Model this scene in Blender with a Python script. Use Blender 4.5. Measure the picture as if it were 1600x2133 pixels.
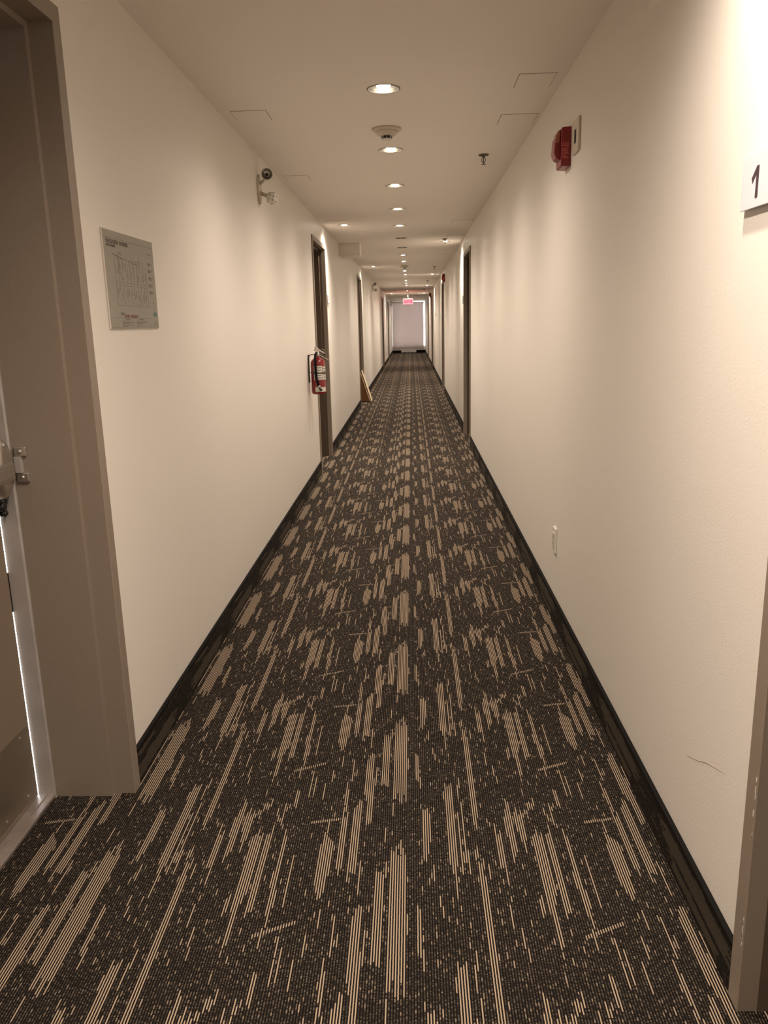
import bpy, bmesh, math, random
from mathutils import Vector, Matrix
PI = math.pi
random.seed(7)
for o in list(bpy.data.objects): bpy.data.objects.remove(o)
scn = bpy.context.scene
COL = scn.collection

# ------------------------------------------------------------------ camera
cam_d = bpy.data.cameras.new('camera'); cam = bpy.data.objects.new('camera', cam_d); COL.objects.link(cam)
cam_d.sensor_fit = 'HORIZONTAL'; cam_d.sensor_width = 36.0; cam_d.lens = 37.295
cam_d.clip_start = 0.02; cam_d.clip_end = 200
Rr, Uu, Ff = Vector((0.999169, 0.032891, -0.024073)), Vector((0.015806, 0.231745, 0.972648)), Vector((-0.037570, 0.972220, -0.231032))
M = Matrix((Rr, Uu, -Ff)).transposed().to_4x4(); M.translation = Vector((0, 0, 1.426))
cam.matrix_world = M
scn.camera = cam

# ------------------------------------------------------------------ daylight, exposure
world = bpy.data.worlds.new('daylight'); scn.world = world; world.use_nodes = True
wn = world.node_tree; bg = wn.nodes['Background']
bg.inputs[0].default_value = (0.86, 0.91, 1.0, 1); bg.inputs[1].default_value = 11.0
scn.view_settings.view_transform = 'Standard'; scn.view_settings.look = 'None'
scn.view_settings.exposure = 0.0; scn.view_settings.gamma = 1.0
scn.view_settings.use_curve_mapping = False

MAIN_W, SIDE_W, NEAR_W, OVER_W = 19.0, 72.0, 3.2, 70.0           # watts of the recessed lamps
WARM = (1.0, 0.865, 0.71)
NEARC, OVERC = (1.0, 0.90, 0.79), (1.0, 0.835, 0.715)

# ------------------------------------------------------------------ layout (metres)
XL, XR, CEIL, YB, YE = -0.904, 0.673, 2.426, -2.6, 39.0
WT = 0.30                              # wall thickness
DH = 2.235                             # outer height of the door frames
DOORS_L = [(1.15, 2.259), (7.66, 8.79), (13.98, 15.10), (25.7, 26.9), (31.9, 33.1)]
DOORS_R = [(0.30, 1.455), (9.22, 10.36), (16.55, 17.75), (25.3, 26.5), (31.0, 32.2)]

# ------------------------------------------------------------------ mesh helpers
class MB:
    def __init__(s): s.bm = bmesh.new()
    def box(s, x0, x1, y0, y1, z0, z1, bev=0.0, seg=2, mat=None):
        b = bmesh.new(); bmesh.ops.create_cube(b, size=1)
        for v in b.verts:
            v.co = Vector(((x0+x1)/2+v.co.x*(x1-x0), (y0+y1)/2+v.co.y*(y1-y0), (z0+z1)/2+v.co.z*(z1-z0)))
        if bev > 0: bmesh.ops.bevel(b, geom=list(b.edges), offset=bev, segments=seg, affect='EDGES', profile=0.5)
        return s._add(b, mat)
    def _add(s, b, mat=None):
        if mat is not None: bmesh.ops.transform(b, matrix=mat, verts=b.verts)
        me = bpy.data.meshes.new('tmp'); b.to_mesh(me); b.free(); s.bm.from_mesh(me); bpy.data.meshes.remove(me); return s
    def lathe(s, prof, seg=32, mat=None, smooth=True):
        # prof: list of (r, z)
        b = bmesh.new(); rings = []
        for r, z in prof:
            if r < 1e-6: rings.append([b.verts.new((0, 0, z))])
            else: rings.append([b.verts.new((r*math.cos(2*PI*i/seg), r*math.sin(2*PI*i/seg), z)) for i in range(seg)])
        for a, c in zip(rings[:-1], rings[1:]):
            for i in range(seg):
                j = (i+1) % seg
                if len(a) == 1 and len(c) == 1: continue
                if len(a) == 1: f = b.faces.new((a[0], c[i], c[j]))
                elif len(c) == 1: f = b.faces.new((a[i], c[0], a[j]))
                else: f = b.faces.new((a[i], c[i], c[j], a[j]))
                f.smooth = smooth
        bmesh.ops.recalc_face_normals(b, faces=b.faces)
        return s._add(b, mat)
    def tube(s, pts, r, seg=10, cap=True):
        b = bmesh.new(); pts = [Vector(p) for p in pts]; rings = []
        n = len(pts); up = None
        for i, p in enumerate(pts):
            t = (pts[min(i+1, n-1)]-pts[max(i-1, 0)]).normalized()
            if up is None: up = t.orthogonal().normalized()
            up = (up-t*up.dot(t)).normalized(); sd = t.cross(up)
            rr = r[i] if isinstance(r, (list, tuple)) else r
            rings.append([b.verts.new(p+(up*math.cos(2*PI*k/seg)+sd*math.sin(2*PI*k/seg))*rr) for k in range(seg)])
        for a, c in zip(rings[:-1], rings[1:]):
            for k in range(seg):
                f = b.faces.new((a[k], a[(k+1) % seg], c[(k+1) % seg], c[k])); f.smooth = True
        if cap: b.faces.new(rings[0][::-1]); b.faces.new(rings[-1])
        bmesh.ops.recalc_face_normals(b, faces=b.faces)
        return s._add(b)
    def prism(s, poly, axis, a0, a1, bev=0.0, mat=None):
        # poly: 2D points; axis 'x': poly=(y,z); 'y': (x,z); 'z': (x,y)
        b = bmesh.new()
        def P(p, a):
            return {'x': (a, p[0], p[1]), 'y': (p[0], a, p[1]), 'z': (p[0], p[1], a)}[axis]
        A = [b.verts.new(P(p, a0)) for p in poly]; B = [b.verts.new(P(p, a1)) for p in poly]
        n = len(poly); b.faces.new(A); b.faces.new(B[::-1])
        for i in range(n): b.faces.new((A[i], B[i], B[(i+1) % n], A[(i+1) % n]))
        bmesh.ops.recalc_face_normals(b, faces=b.faces)
        if bev > 0: bmesh.ops.bevel(b, geom=list(b.edges), offset=bev, segments=2, affect='EDGES', profile=0.5)
        return s._add(b, mat)
    def ball(s, c, r, sc=(1, 1, 1), u=20, v=12):
        b = bmesh.new(); bmesh.ops.create_uvsphere(b, u_segments=u, v_segments=v, radius=r)
        for q in b.verts: q.co = Vector((c[0]+q.co.x*sc[0], c[1]+q.co.y*sc[1], c[2]+q.co.z*sc[2]))
        for f in b.faces: f.smooth = True
        return s._add(b)
    def quad(s, pts):
        s.bm.faces.new([s.bm.verts.new(p) for p in pts]); return s
    def build(s, name, mat, parent=None):
        me = bpy.data.meshes.new(name); s.bm.to_mesh(me); s.bm.free()
        me.materials.append(mat); o = bpy.data.objects.new(name, me); COL.objects.link(o)
        if parent is not None: o.parent = parent
        return o

def ROT(axis, ang, loc=(0, 0, 0)):
    return Matrix.Translation(loc) @ Matrix.Rotation(ang, 4, axis)
def thing(name, label, cat, loc, rz=0.0, group=None):
    o = bpy.data.objects.new(name, None); COL.objects.link(o); o.empty_display_size = 0.05
    o.location = loc; o.rotation_euler = (0, 0, rz); o['label'] = label; o['category'] = cat
    if group: o['group'] = group
    return o
def setlab(o, label, cat=None, group=None, kind=None):
    o['label'] = label
    if cat: o['category'] = cat
    if group: o['group'] = group
    if kind: o['kind'] = kind
    return o
def copy_tree(o, loc, rz=None, label=None):
    def rec(src, par):
        c = src.copy(); COL.objects.link(c)
        if par is not None: c.parent = par
        for ch in src.children: rec(ch, c)
        return c
    r = rec(o, None); r.location = loc
    if rz is not None: r.rotation_euler = (0, 0, rz)
    if label: r['label'] = label
    return r
def text_mesh(name, body, size, mat, parent, mtx, depth=0.0006, bold=0.0, align='LEFT', sx=1.0):
    cu = bpy.data.curves.new(name, 'FONT'); cu.body = body; cu.size = size; cu.extrude = depth; cu.offset = bold
    cu.align_x = align; cu.align_y = 'CENTER'
    t = bpy.data.objects.new(name+'_src', cu); COL.objects.link(t)
    dg = bpy.context.evaluated_depsgraph_get(); dg.update()
    me = bpy.data.meshes.new_from_object(t.evaluated_get(dg)); bpy.data.objects.remove(t)
    me.transform(mtx @ Matrix.Diagonal((sx, 1, 1, 1))); me.name = name
    me.materials.clear(); me.materials.append(mat)
    o = bpy.data.objects.new(name, me); COL.objects.link(o); o.parent = parent
    return o
def WALLTXT(x, y, z):
    # writing on a wall whose local normal is +x, reading along +y
    return Matrix.Translation((x, y, z)) @ Matrix(((0, 0, 1, 0), (1, 0, 0, 0), (0, 1, 0, 0), (0, 0, 0, 1)))

# ------------------------------------------------------------------ materials
def nodes(name):
    m = bpy.data.materials.new(name); m.use_nodes = True
    nt = m.node_tree; return m, nt, nt.nodes['Principled BSDF']
def mat(name, col, rough=0.5, metal=0.0, bump=0.0, scale=40.0, vary=0.0, coat=0.0, detail=3.0, spec=0.5, stretch=None):
    m, nt, p = nodes(name)
    p.inputs['Base Color'].default_value = (*col, 1); p.inputs['Roughness'].default_value = rough
    p.inputs['Metallic'].default_value = metal; p.inputs['Coat Weight'].default_value = coat
    p.inputs['Specular IOR Level'].default_value = spec
    tc = nt.nodes.new('ShaderNodeTexCoord'); src = tc.outputs['Object']
    if stretch:
        mp = nt.nodes.new('ShaderNodeMapping'); mp.inputs['Scale'].default_value = stretch
        nt.links.new(src, mp.inputs['Vector']); src = mp.outputs['Vector']
    nz = nt.nodes.new('ShaderNodeTexNoise'); nz.inputs['Scale'].default_value = scale; nz.inputs['Detail'].default_value = detail
    nt.links.new(src, nz.inputs['Vector'])
    if bump > 0:
        bp = nt.nodes.new('ShaderNodeBump'); bp.inputs['Strength'].default_value = 1.0; bp.inputs['Distance'].default_value = bump
        nt.links.new(nz.outputs['Fac'], bp.inputs['Height']); nt.links.new(bp.outputs['Normal'], p.inputs['Normal'])
    if vary > 0:
        r = nt.nodes.new('ShaderNodeMapRange'); r.inputs[1].default_value = 0.3; r.inputs[2].default_value = 0.7
        r.inputs[3].default_value = 1-vary; r.inputs[4].default_value = 1+vary
        nt.links.new(nz.outputs['Fac'], r.inputs[0])
        vm = nt.nodes.new('ShaderNodeVectorMath'); vm.operation = 'SCALE'; vm.inputs[0].default_value = col
        nt.links.new(r.outputs[0], vm.inputs['Scale']); nt.links.new(vm.outputs[0], p.inputs['Base Color'])
    return m
def emis(name, col, strength, body=1.0):
    m, nt, p = nodes(name)
    p.inputs['Base Color'].default_value = (col[0]*body, col[1]*body, col[2]*body, 1); p.inputs['Emission Color'].default_value = (*col, 1)
    p.inputs['Emission Strength'].default_value = strength
    return m

m_wall = mat('eggshell_wall_paint', (0.78, 0.74, 0.67), 0.42, bump=0.0005, scale=190, detail=4, spec=0.4)
m_ceil = mat('ceiling_paint', (0.86, 0.80, 0.73), 0.85, bump=0.00015, scale=180)
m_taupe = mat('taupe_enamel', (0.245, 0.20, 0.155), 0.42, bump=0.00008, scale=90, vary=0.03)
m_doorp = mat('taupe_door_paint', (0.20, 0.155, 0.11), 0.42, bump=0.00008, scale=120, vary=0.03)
m_galv = mat('pale_grey_steel', (0.40, 0.37, 0.34), 0.4, metal=0.25, vary=0.08, scale=14)
m_kick = mat('brushed_kickplate', (0.30, 0.26, 0.20), 0.33, metal=0.75, vary=0.08, scale=30, stretch=(1, 1, 12))
m_steel = mat('satin_steel', (0.56, 0.52, 0.47), 0.28, metal=0.9, vary=0.04, scale=60)
m_thresh = mat('aluminium_threshold', (0.38, 0.33, 0.29), 0.4, metal=0.6, vary=0.15, scale=18)
m_gask = mat('black_rubber', (0.006, 0.005, 0.0045), 0.85, spec=0.15)
m_jamb = mat('dark_brown_leaf_jamb_shade', (0.095, 0.070, 0.047), 0.5, spec=0.3, vary=0.04)  # brown of the room door leaves; on the jambs it paints in recess shade
m_wstrip = mat('white_brush_seal', (0.85, 0.84, 0.80), 0.6)
m_blackp = mat('black_plastic', (0.012, 0.011, 0.010), 0.35)
m_white = mat('white_plastic', (0.72, 0.69, 0.62), 0.3)
m_cream = mat('cream_plastic', (0.60, 0.53, 0.43), 0.35)
m_red = mat('alarm_red_plastic', (0.22, 0.006, 0.010), 0.35, coat=0.15)
m_extred = mat('extinguisher_red_enamel', (0.20, 0.004, 0.006), 0.25, coat=0.5)
m_chrome = mat('downlight_reflector', (0.10, 0.085, 0.068), 0.4, metal=1.0)
m_trim = mat('downlight_trim', (0.22, 0.195, 0.16), 0.5)
m_dark = mat('dark_gap', (0.05, 0.042, 0.033), 0.8)
m_line = mat('ceiling_panel_gap', (0.09, 0.07, 0.05), 0.9)
m_print = mat('printed_plan_film', (0.30, 0.285, 0.235), 0.45, spec=0.3)
m_acry = mat('clear_acrylic_edge', (0.62, 0.56, 0.50), 0.2)
m_ink = mat('plan_ink', (0.10, 0.08, 0.065), 0.6)
m_inkf = mat('plan_fine_lines', (0.165, 0.145, 0.115), 0.6)
m_inkr = mat('plan_red_ink', (0.24, 0.12, 0.09), 0.6)
m_teal = mat('plan_teal_square', (0.04, 0.16, 0.13), 0.5)
m_sign = mat('brushed_sign_plate', (0.66, 0.68, 0.72), 0.35, metal=0.1)
m_num = mat('sign_numeral', (0.045, 0.025, 0.03), 0.4)
m_label = mat('label_paper', (0.62, 0.60, 0.53), 0.5)
m_grime = mat('label_print', (0.12, 0.11, 0.10), 0.6)
m_brass = mat('dull_steel_dark', (0.16, 0.14, 0.12), 0.4, metal=0.8)
m_wood = mat('brown_wood', (0.17, 0.075, 0.022), 0.5, vary=0.25, scale=9, stretch=(1, 1, 0.25))
m_pale = mat('pale_cut_wood', (0.88, 0.70, 0.49), 0.5, vary=0.1, scale=30)
m_heat = mat('white_heater_enamel', (0.78, 0.77, 0.76), 0.35)
m_bulb = emis('lamp_lens', (1.0, 0.93, 0.80), 55.0)
m_boff = mat('unlit_lamp_lens', (0.33, 0.28, 0.22), 0.3)
m_exit = emis('exit_sign_face', (1.0, 0.42, 0.52), 0.75, 0.05)
m_exitr = emis('exit_sign_red', (0.85, 0.0, 0.035), 0.65, 0.05)
m_lens = mat('strobe_lens', (0.42, 0.12, 0.08), 0.15)
m_engr = mat('embossed_letters', (0.55, 0.10, 0.08), 0.35)
m_socket = mat('socket_face', (0.66, 0.61, 0.52), 0.3)

# glass
m_glass = bpy.data.materials.new('window_glass'); m_glass.use_nodes = True
gn = m_glass.node_tree; gp = gn.nodes['Principled BSDF']
gp.inputs['Transmission Weight'].default_value = 1.0; gp.inputs['Roughness'].default_value = 0.02; gp.inputs['IOR'].default_value = 1.02
# roller blind: woven fabric, lets a little daylight through
m_blind, bn, bpn = nodes('roller_blind_fabric')
bpn.inputs['Base Color'].default_value = (0.52, 0.46, 0.42, 1); bpn.inputs['Roughness'].default_value = 0.9
btr = bn.nodes.new('ShaderNodeBsdfTranslucent'); btr.inputs[0].default_value = (0.64, 0.55, 0.50, 1)
bmx = bn.nodes.new('ShaderNodeMixShader'); bmx.inputs[0].default_value = 0.36
bn.links.new(bpn.outputs[0], bmx.inputs[1]); bn.links.new(btr.outputs[0], bmx.inputs[2])
bn.links.new(bmx.outputs[0], bn.nodes['Material Output'].inputs[0])
bw = bn.nodes.new('ShaderNodeTexNoise'); bw.inputs['Scale'].default_value = 300
bb = bn.nodes.new('ShaderNodeBump'); bb.inputs['Distance'].default_value = 0.0003
bn.links.new(bw.outputs['Fac'], bb.inputs['Height']); bn.links.new(bb.outputs['Normal'], bpn.inputs['Normal'])

# ------------------------------------------------------------------ carpet (woven, repeating every 0.797 x 0.725 m)
SH = [('e', .1085, .7917, .0164, .1876, 0), ('e', .1474, .809, .0164, .1221, 0), ('b', .1982, .5634, .0203, .1966, 0), ('b', .2378, .5566, .0084, .2366, 0),
 ('b', .192, .2986, .0084, .1634, 0), ('e', .1713, .8903, .0124, .0172, 0), ('e', .192, .9221, .0124, .0269, 0), ('e', .2146, .9469, .0124, .0297, 0),
 ('e', .2472, .8903, .0164, .0269, 0), ('e', .271, .9338, .0084, .029, 0), ('b', .3018, .5297, .0084, .2386, 0), ('b', .3438, .4869, .0045, .1324, 0),
 ('h', .4291, .8517, .0527, .0085, .222), ('e', .4511, .591, .0243, .1731, 0), ('b', .4435, .4772, .0084, .0979, 0), ('b', .5056, .7366, .0124, .1834, 0),
 ('b', .5489, .7503, .0164, .2276, 0), ('e', .5859, .191, .0243, .1952, 0), ('b', .5903, .011, .0124, .1683, 0), ('b', .6474, .3483, .0164, .2214, 0),
 ('b', .6863, .3455, .0124, .3262, 0), ('b', .7183, .3228, .0164, .3283, 0), ('b', .7742, .2303, .0084, .1228, 0), ('e', .8011, .771, .0203, .1641, 0),
 ('b', .8946, .8214, .0164, .2779, 0), ('b', .9279, .7586, .0124, .1959, 0), ('b', .8971, .4759, .0045, .0883, 0), ('b', .9812, .9448, .0084, .1517, 0),
 ('b', .9322, .6552, .0084, .0317, 0), ('b', .9473, .5731, .0045, .071, 0), ('b', .978, .6338, .0084, .031, 0), ('b', .9868, .5221, .0084, .06, 0),
 ('b', .0094, .5614, .0045, .04, 0), ('b', .9881, .2034, .0084, .3372, 0), ('b', .0583, .6759, .0124, .1159, 0), ('h', .3306, .2559, .0634, .0085, .512),
 ('b', .3055, .0352, .0084, .0807, 0), ('b', .3563, .0786, .0124, .0621, 0), ('b', .4103, .0572, .0045, .0738, 0), ('b', .4335, .1779, .0045, .0469, 0),
 ('b', .5, .0317, .0045, .0814, 0), ('b', .9322, .0966, .0084, .0414, 0), ('b', .8438, .3614, .0084, .0276, 0), ('b', .064, .3297, .0045, .0552, 0)]
NR_ = 124
def rib_runs():
    """for every rib of the repeat: up to four lit runs (centre, half length) along the repeat"""
    rj = random.Random(5); out = []
    for i in range(NR_):
        uc = (i+.5)/NR_; j = rj.uniform(-.037, .037); runs = []
        for k, su, sv, a, b, s in SH:
            d = (uc-su+.5) % 1-.5
            if abs(d) > a: continue
            if k != 'h' and a > .012 and rj.random() < .13: continue
            if k == 'h': runs.append((sv+d*s, b))
            elif k == 'e': runs.append((sv-j, b*math.sqrt(max(0, 1-(d/a)**2))*.9+b*.1))
            else: runs.append((sv-j, b+rj.uniform(-.02, .01) if b > .06 else b))
        runs.sort(key=lambda q: -q[1]); out.append([(c % 1.0, max(h, .004)) for c, h in runs[:4]])
    return out
def carpet(name, ribs=float(NR_), beige=(0.37, 0.285, 0.20, 1), dim=1.0):
    m, nt, p = nodes(name); L = nt.links
    def N(t, **k):
        n = nt.nodes.new(t)
        for a, b in k.items(): setattr(n, a, b)
        return n
    def math_(op, a, b=None, c=None, clamp=False):
        n = N('ShaderNodeMath', operation=op, use_clamp=clamp)
        for i, v in enumerate((a, b, c)):
            if v is None: continue
            if isinstance(v, (int, float)): n.inputs[i].default_value = v
            else: L.new(v, n.inputs[i])
        return n.outputs[0]
    tc = N('ShaderNodeTexCoord'); sp = N('ShaderNodeSeparateXYZ'); L.new(tc.outputs['Object'], sp.inputs[0])
    X = math_('ADD', sp.outputs[0], sp.outputs[2]); Y = sp.outputs[1]
    uu = math_('DIVIDE', math_('ADD', X, 0.62), 0.797)
    vv = math_('DIVIDE', math_('ADD', Y, 14.5-2.9), 0.725)
    u = math_('FRACT', math_('ADD', uu, 8.0)); v = math_('FRACT', vv)
    ur = math_('MULTIPLY', u, ribs); ri = math_('FLOOR', ur); fr = math_('SUBTRACT', ur, ri)
    quarter = math_('FLOOR', math_('DIVIDE', ri, NR_/4.0))
    loc = math_('DIVIDE', math_('ADD', math_('SUBTRACT', ri, math_('MULTIPLY', quarter, NR_/4.0)), 0.5), NR_/4.0)
    runs = rib_runs(); nq = NR_//4; hits = []
    for lay in (0, 1):
        for q in range(4):
            cr = N('ShaderNodeValToRGB'); cr.color_ramp.interpolation = 'CONSTANT'; L.new(loc, cr.inputs[0])
            el = cr.color_ramp.elements
            for i in range(nq):
                r = runs[q*nq+i]; v4 = []
                for j in (2*lay, 2*lay+1): v4 += list(r[j]) if j < len(r) else [0.0, 0.0]
                if i == 0: e = el[0]
                elif i == 1: e = el[1]
                else: e = el.new(min(.9999, i/nq))
                e.position = i/nq; e.color = v4
            sc = N('ShaderNodeSeparateColor'); L.new(cr.outputs[0], sc.inputs[0])
            on = math_('COMPARE', quarter, float(q), 0.3)
            for c_, h_ in ((sc.outputs[0], sc.outputs[1]), (sc.outputs[2], cr.outputs[1])):
                dv = math_('ABSOLUTE', math_('SUBTRACT', math_('FRACT', math_('ADD', math_('SUBTRACT', v, c_), 1.5)), 0.5))
                h = math_('MULTIPLY', math_('LESS_THAN', dv, h_), on)
                hits.append(h)
    acc = hits[0]
    for h in hits[1:]: acc = math_('MAXIMUM', acc, h)
    shape = acc
    # single-rib dashes, not tied to the drawn motif
    ridx = math_('FLOOR', math_('MULTIPLY', uu, ribs))
    w2 = N('ShaderNodeTexWhiteNoise', noise_dimensions='1D'); L.new(math_('ADD', ri, 40.0), w2.inputs['W'])
    def dash(cells, thr, off, jt=1.0):
        vi = math_('FLOOR', math_('ADD', math_('MULTIPLY', v, cells), math_('MULTIPLY', w2.outputs['Value'], 5.0)))
        c = N('ShaderNodeCombineXYZ'); L.new(math_('ADD', ri, off), c.inputs[0]); L.new(vi, c.inputs[1])
        w = N('ShaderNodeTexWhiteNoise', noise_dimensions='2D'); L.new(c.outputs[0], w.inputs['Vector'])
        return math_('GREATER_THAN', w.outputs['Value'], thr)
    d1 = dash(11.0, 0.982, 11.0); d2 = dash(34.0, 0.975, 71.0); d3 = dash(90.0, 0.955, 151.0)
    strong = math_('MAXIMUM', shape, math_('MAXIMUM', d1, math_('MULTIPLY', d2, 0.85)))
    # flecks in the dark yarn
    c4 = N('ShaderNodeCombineXYZ'); L.new(math_('MULTIPLY', ridx, 7.31), c4.inputs[0]); L.new(math_('MULTIPLY', Y, 210.0), c4.inputs[1])
    n4 = N('ShaderNodeTexNoise'); n4.inputs['Scale'].default_value = 1.0; n4.inputs['Detail'].default_value = 1.0; L.new(c4.outputs[0], n4.inputs['Vector'])
    fleck = N('ShaderNodeMapRange'); fleck.inputs[1].default_value = 0.47; fleck.inputs[2].default_value = 0.78; fleck.inputs[3].default_value = 0.02; fleck.inputs[4].default_value = 0.52
    L.new(n4.outputs['Fac'], fleck.inputs[0])
    yarn = math_('MAXIMUM', strong, math_('MAXIMUM', fleck.outputs[0], math_('MULTIPLY', d3, 0.55)))
    # tuft modulation
    c5 = N('ShaderNodeCombineXYZ'); L.new(math_('MULTIPLY', ridx, 3.3), c5.inputs[0]); L.new(math_('MULTIPLY', Y, 330.0), c5.inputs[1])
    n5 = N('ShaderNodeTexNoise'); n5.inputs['Scale'].default_value = 1.0; n5.inputs['Detail'].default_value = 0.0; L.new(c5.outputs[0], n5.inputs['Vector'])
    tw = math_('MULTIPLY', math_('SUBTRACT', n5.outputs['Fac'], 0.5), 0.22)
    dist = math_('ABSOLUTE', math_('SUBTRACT', math_('ADD', fr, tw), 0.5))
    prof = N('ShaderNodeMapRange', interpolation_type='SMOOTHSTEP'); prof.inputs[1].default_value = 0.15; prof.inputs[2].default_value = 0.31; prof.inputs[3].default_value = 1.0; prof.inputs[4].default_value = 0.0
    # light stripes stand a little wider than the dark yarn
    L.new(dist, prof.inputs[0])
    mixc = N('ShaderNodeMix', data_type='RGBA'); mixc.inputs['A'].default_value = (0.0135, 0.0105, 0.0085, 1); mixc.inputs['B'].default_value = beige
    L.new(yarn, mixc.inputs['Factor'])
    mix2 = N('ShaderNodeMix', data_type='RGBA'); mix2.inputs['A'].default_value = (0.0065, 0.005, 0.0042, 1)
    L.new(prof.outputs[0], mix2.inputs['Factor']); L.new(mixc.outputs['Result'], mix2.inputs['B'])
    L.new(mix2.outputs['Result'], p.inputs['Base Color'])
    p.inputs['Roughness'].default_value = 0.95; p.inputs['Specular IOR Level'].default_value = 0.12
    bp = N('ShaderNodeBump'); bp.inputs['Distance'].default_value = 0.0012; bp.inputs['Strength'].default_value = 0.6
    L.new(math_('ADD', prof.outputs[0], math_('MULTIPLY', n5.outputs['Fac'], 0.6)), bp.inputs['Height']); L.new(bp.outputs['Normal'], p.inputs['Normal'])
    return m
m_carpet = carpet('ribbed_patterned_carpet')
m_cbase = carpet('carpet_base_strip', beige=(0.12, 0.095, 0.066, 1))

# ------------------------------------------------------------------ structure
def struct(o, label=None):
    o['kind'] = 'structure'
    if label: o['label'] = label
    return o
f = MB(); f.box(XL-WT, XR+WT, YB-0.1, YE+0.3, -0.08, 0.0)
struct(f.build('floor', m_carpet), 'dark brown carpet with beige broken stripes running the length of the corridor')

def wall(side, doors, name):
    b = MB(); x0, x1 = (XL-WT, XL) if side < 0 else (XR, XR+WT)
    ys = YB-0.1
    for a, c in doors:
        b.box(x0, x1, ys, a+0.031, 0, CEIL+0.12); b.box(x0, x1, a+0.031, c-0.031, DH-0.031, CEIL+0.12); ys = c-0.031
    b.box(x0, x1, ys, YE+0.3, 0, CEIL+0.12)
    return struct(b.build(name, m_wall))
wall(-1, DOORS_L, 'wall_left')['label'] = 'off-white painted wall on the left with recessed taupe doors'
wall(1, DOORS_R, 'wall_right')['label'] = 'off-white painted wall on the right with the fire alarm'
b = MB(); b.box(XL-WT, XR+WT, YB-0.15, YB, 0, CEIL+0.12); struct(b.build('wall_back', m_wall), 'off-white wall closing the corridor behind the viewer')

# end wall with a tall window behind the blind
WX0, WX1, WZ0, WZ1 = XL+0.03, XR, 0.30, 2.40
b = MB(); b.box(XL, WX0, YE, YE+0.2, 0, CEIL); b.box(WX0, WX1, YE, YE+0.2, 0, WZ0)
b.box(WX0, -0.36, YE, YE+0.2, 2.33, CEIL); b.box(-0.36, WX1, YE, YE+0.2, WZ1, CEIL)
struct(b.build('wall_end', m_wall), 'far end wall around the window, low strip above the black baseboard')
w = bpy.data.objects.new('window_1', None); COL.objects.link(w); w.location = (0, YE+0.14, 0); struct(w, 'tall end window behind the roller blind')
b = MB()
for x0, x1, z0, z1 in ((WX0, WX0+.03, WZ0, WZ1), (WX1-.012, WX1, WZ0, WZ1), (WX0, WX1, WZ0, WZ0+.04), (WX0, WX1, WZ1-.015, WZ1), (-.13, -.10, WZ0, WZ1)):
    b.box(x0, x1, -.02, .02, z0, z1)
b.build('window_frame', m_white, w)
MB().box(WX0, WX1, -.004, .004, WZ0, WZ1).build('pane', m_glass, w)

# thin scuff on the right wall
b = MB(); b.tube([(XR-.0002, 1.822, .354), (XR-.0003, 1.743, .386), (XR-.0003, 1.698, .409), (XR-.0003, 1.629, .433), (XR-.0002, 1.589, .446)], [.0003, .0007, .0009, .0006, .0003], 6)
sc_ = b.build('scuff_mark', mat('scuff', (0.42, 0.34, 0.26), 0.7), bpy.data.objects['wall_right']); sc_['label'] = 'thin brown scratch on the painted wall'
# carpeted cove baseboards, broken at the doors
def base(side, doors, name):
    b = MB(); cap = []
    ys = YB
    segs = []
    for a, c in doors: segs.append((ys, a)); ys = c
    segs.append((ys, YE))
    for a, c in segs:
        if side < 0: b.box(XL, XL+0.010, a, c, 0, 0.122)
        else: b.box(XR-0.010, XR, a, c, 0, 0.122)
    o = struct(b.build(name, m_cbase))
    b = MB()
    for a, c in segs:
        if side < 0: b.box(XL, XL+0.013, a, c, 0.116, 0.127, 0.002)
        else: b.box(XR-0.013, XR, a, c, 0.116, 0.127, 0.002)
    bo = b.build('base_cap', m_gask, o)
    return o
base(-1, DOORS_L, 'baseboard_left')['label'] = 'carpeted baseboard with black edge along the left wall'
base(1, DOORS_R, 'baseboard_right')['label'] = 'carpeted baseboard with black edge along the right wall'
b = MB(); b.box(XL+.01, XR-.01, YE-0.012, YE, 0, 0.125, 0.002); struct(b.build('baseboard_end', m_gask), 'black baseboard under the end window')

# ceiling slab, cut open for every recessed lamp
LAMPS = []     # (x, y, lit, side)
for k in range(27):
    y = 3.826+1.272*k
    if k in (9, 12, 16, 17, 19, 20, 21, 24): continue
    LAMPS.append((-0.104, y, k not in (5, 6), False))
for y in (1.28, 0.0, -1.27): LAMPS.append((-0.104, y, True, False))
SIDE = [(-0.678, 8.74), (0.46, 10.78), (-0.667, 15.05), (0.48, 17.9), (0.468, 23.3), (0.476, 29.36), (-0.66, 29.0), (0.44, 1.55)]
for x, y in SIDE: LAMPS.append((x, y, True, True))
c = MB(); c.box(XL-0.02, XR+0.02, YB-0.1, YE+0.3, CEIL, CEIL+0.12); ceil = c.build('ceiling', m_ceil)
k = MB()
for x, y, lit, sd in LAMPS:
    k.lathe([(0, CEIL-0.02), (0.066, CEIL-0.02), (0.066, CEIL+0.1), (0, CEIL+0.1)], 24, Matrix.Translation((x, y, 0)), smooth=False)
cut = k.build('cutter', m_ceil)
md = ceil.modifiers.new('holes', 'BOOLEAN'); md.operation = 'DIFFERENCE'; md.object = cut; md.solver = 'EXACT'
dg = bpy.context.evaluated_depsgraph_get(); dg.update()
me = bpy.data.meshes.new_from_object(ceil.evaluated_get(dg)); ceil.modifiers.clear(); ceil.data = me; me.name = 'ceiling'
cm = cut.data; bpy.data.objects.remove(cut); bpy.data.meshes.remove(cm)
struct(ceil, 'beige painted ceiling with recessed downlights')

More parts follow.
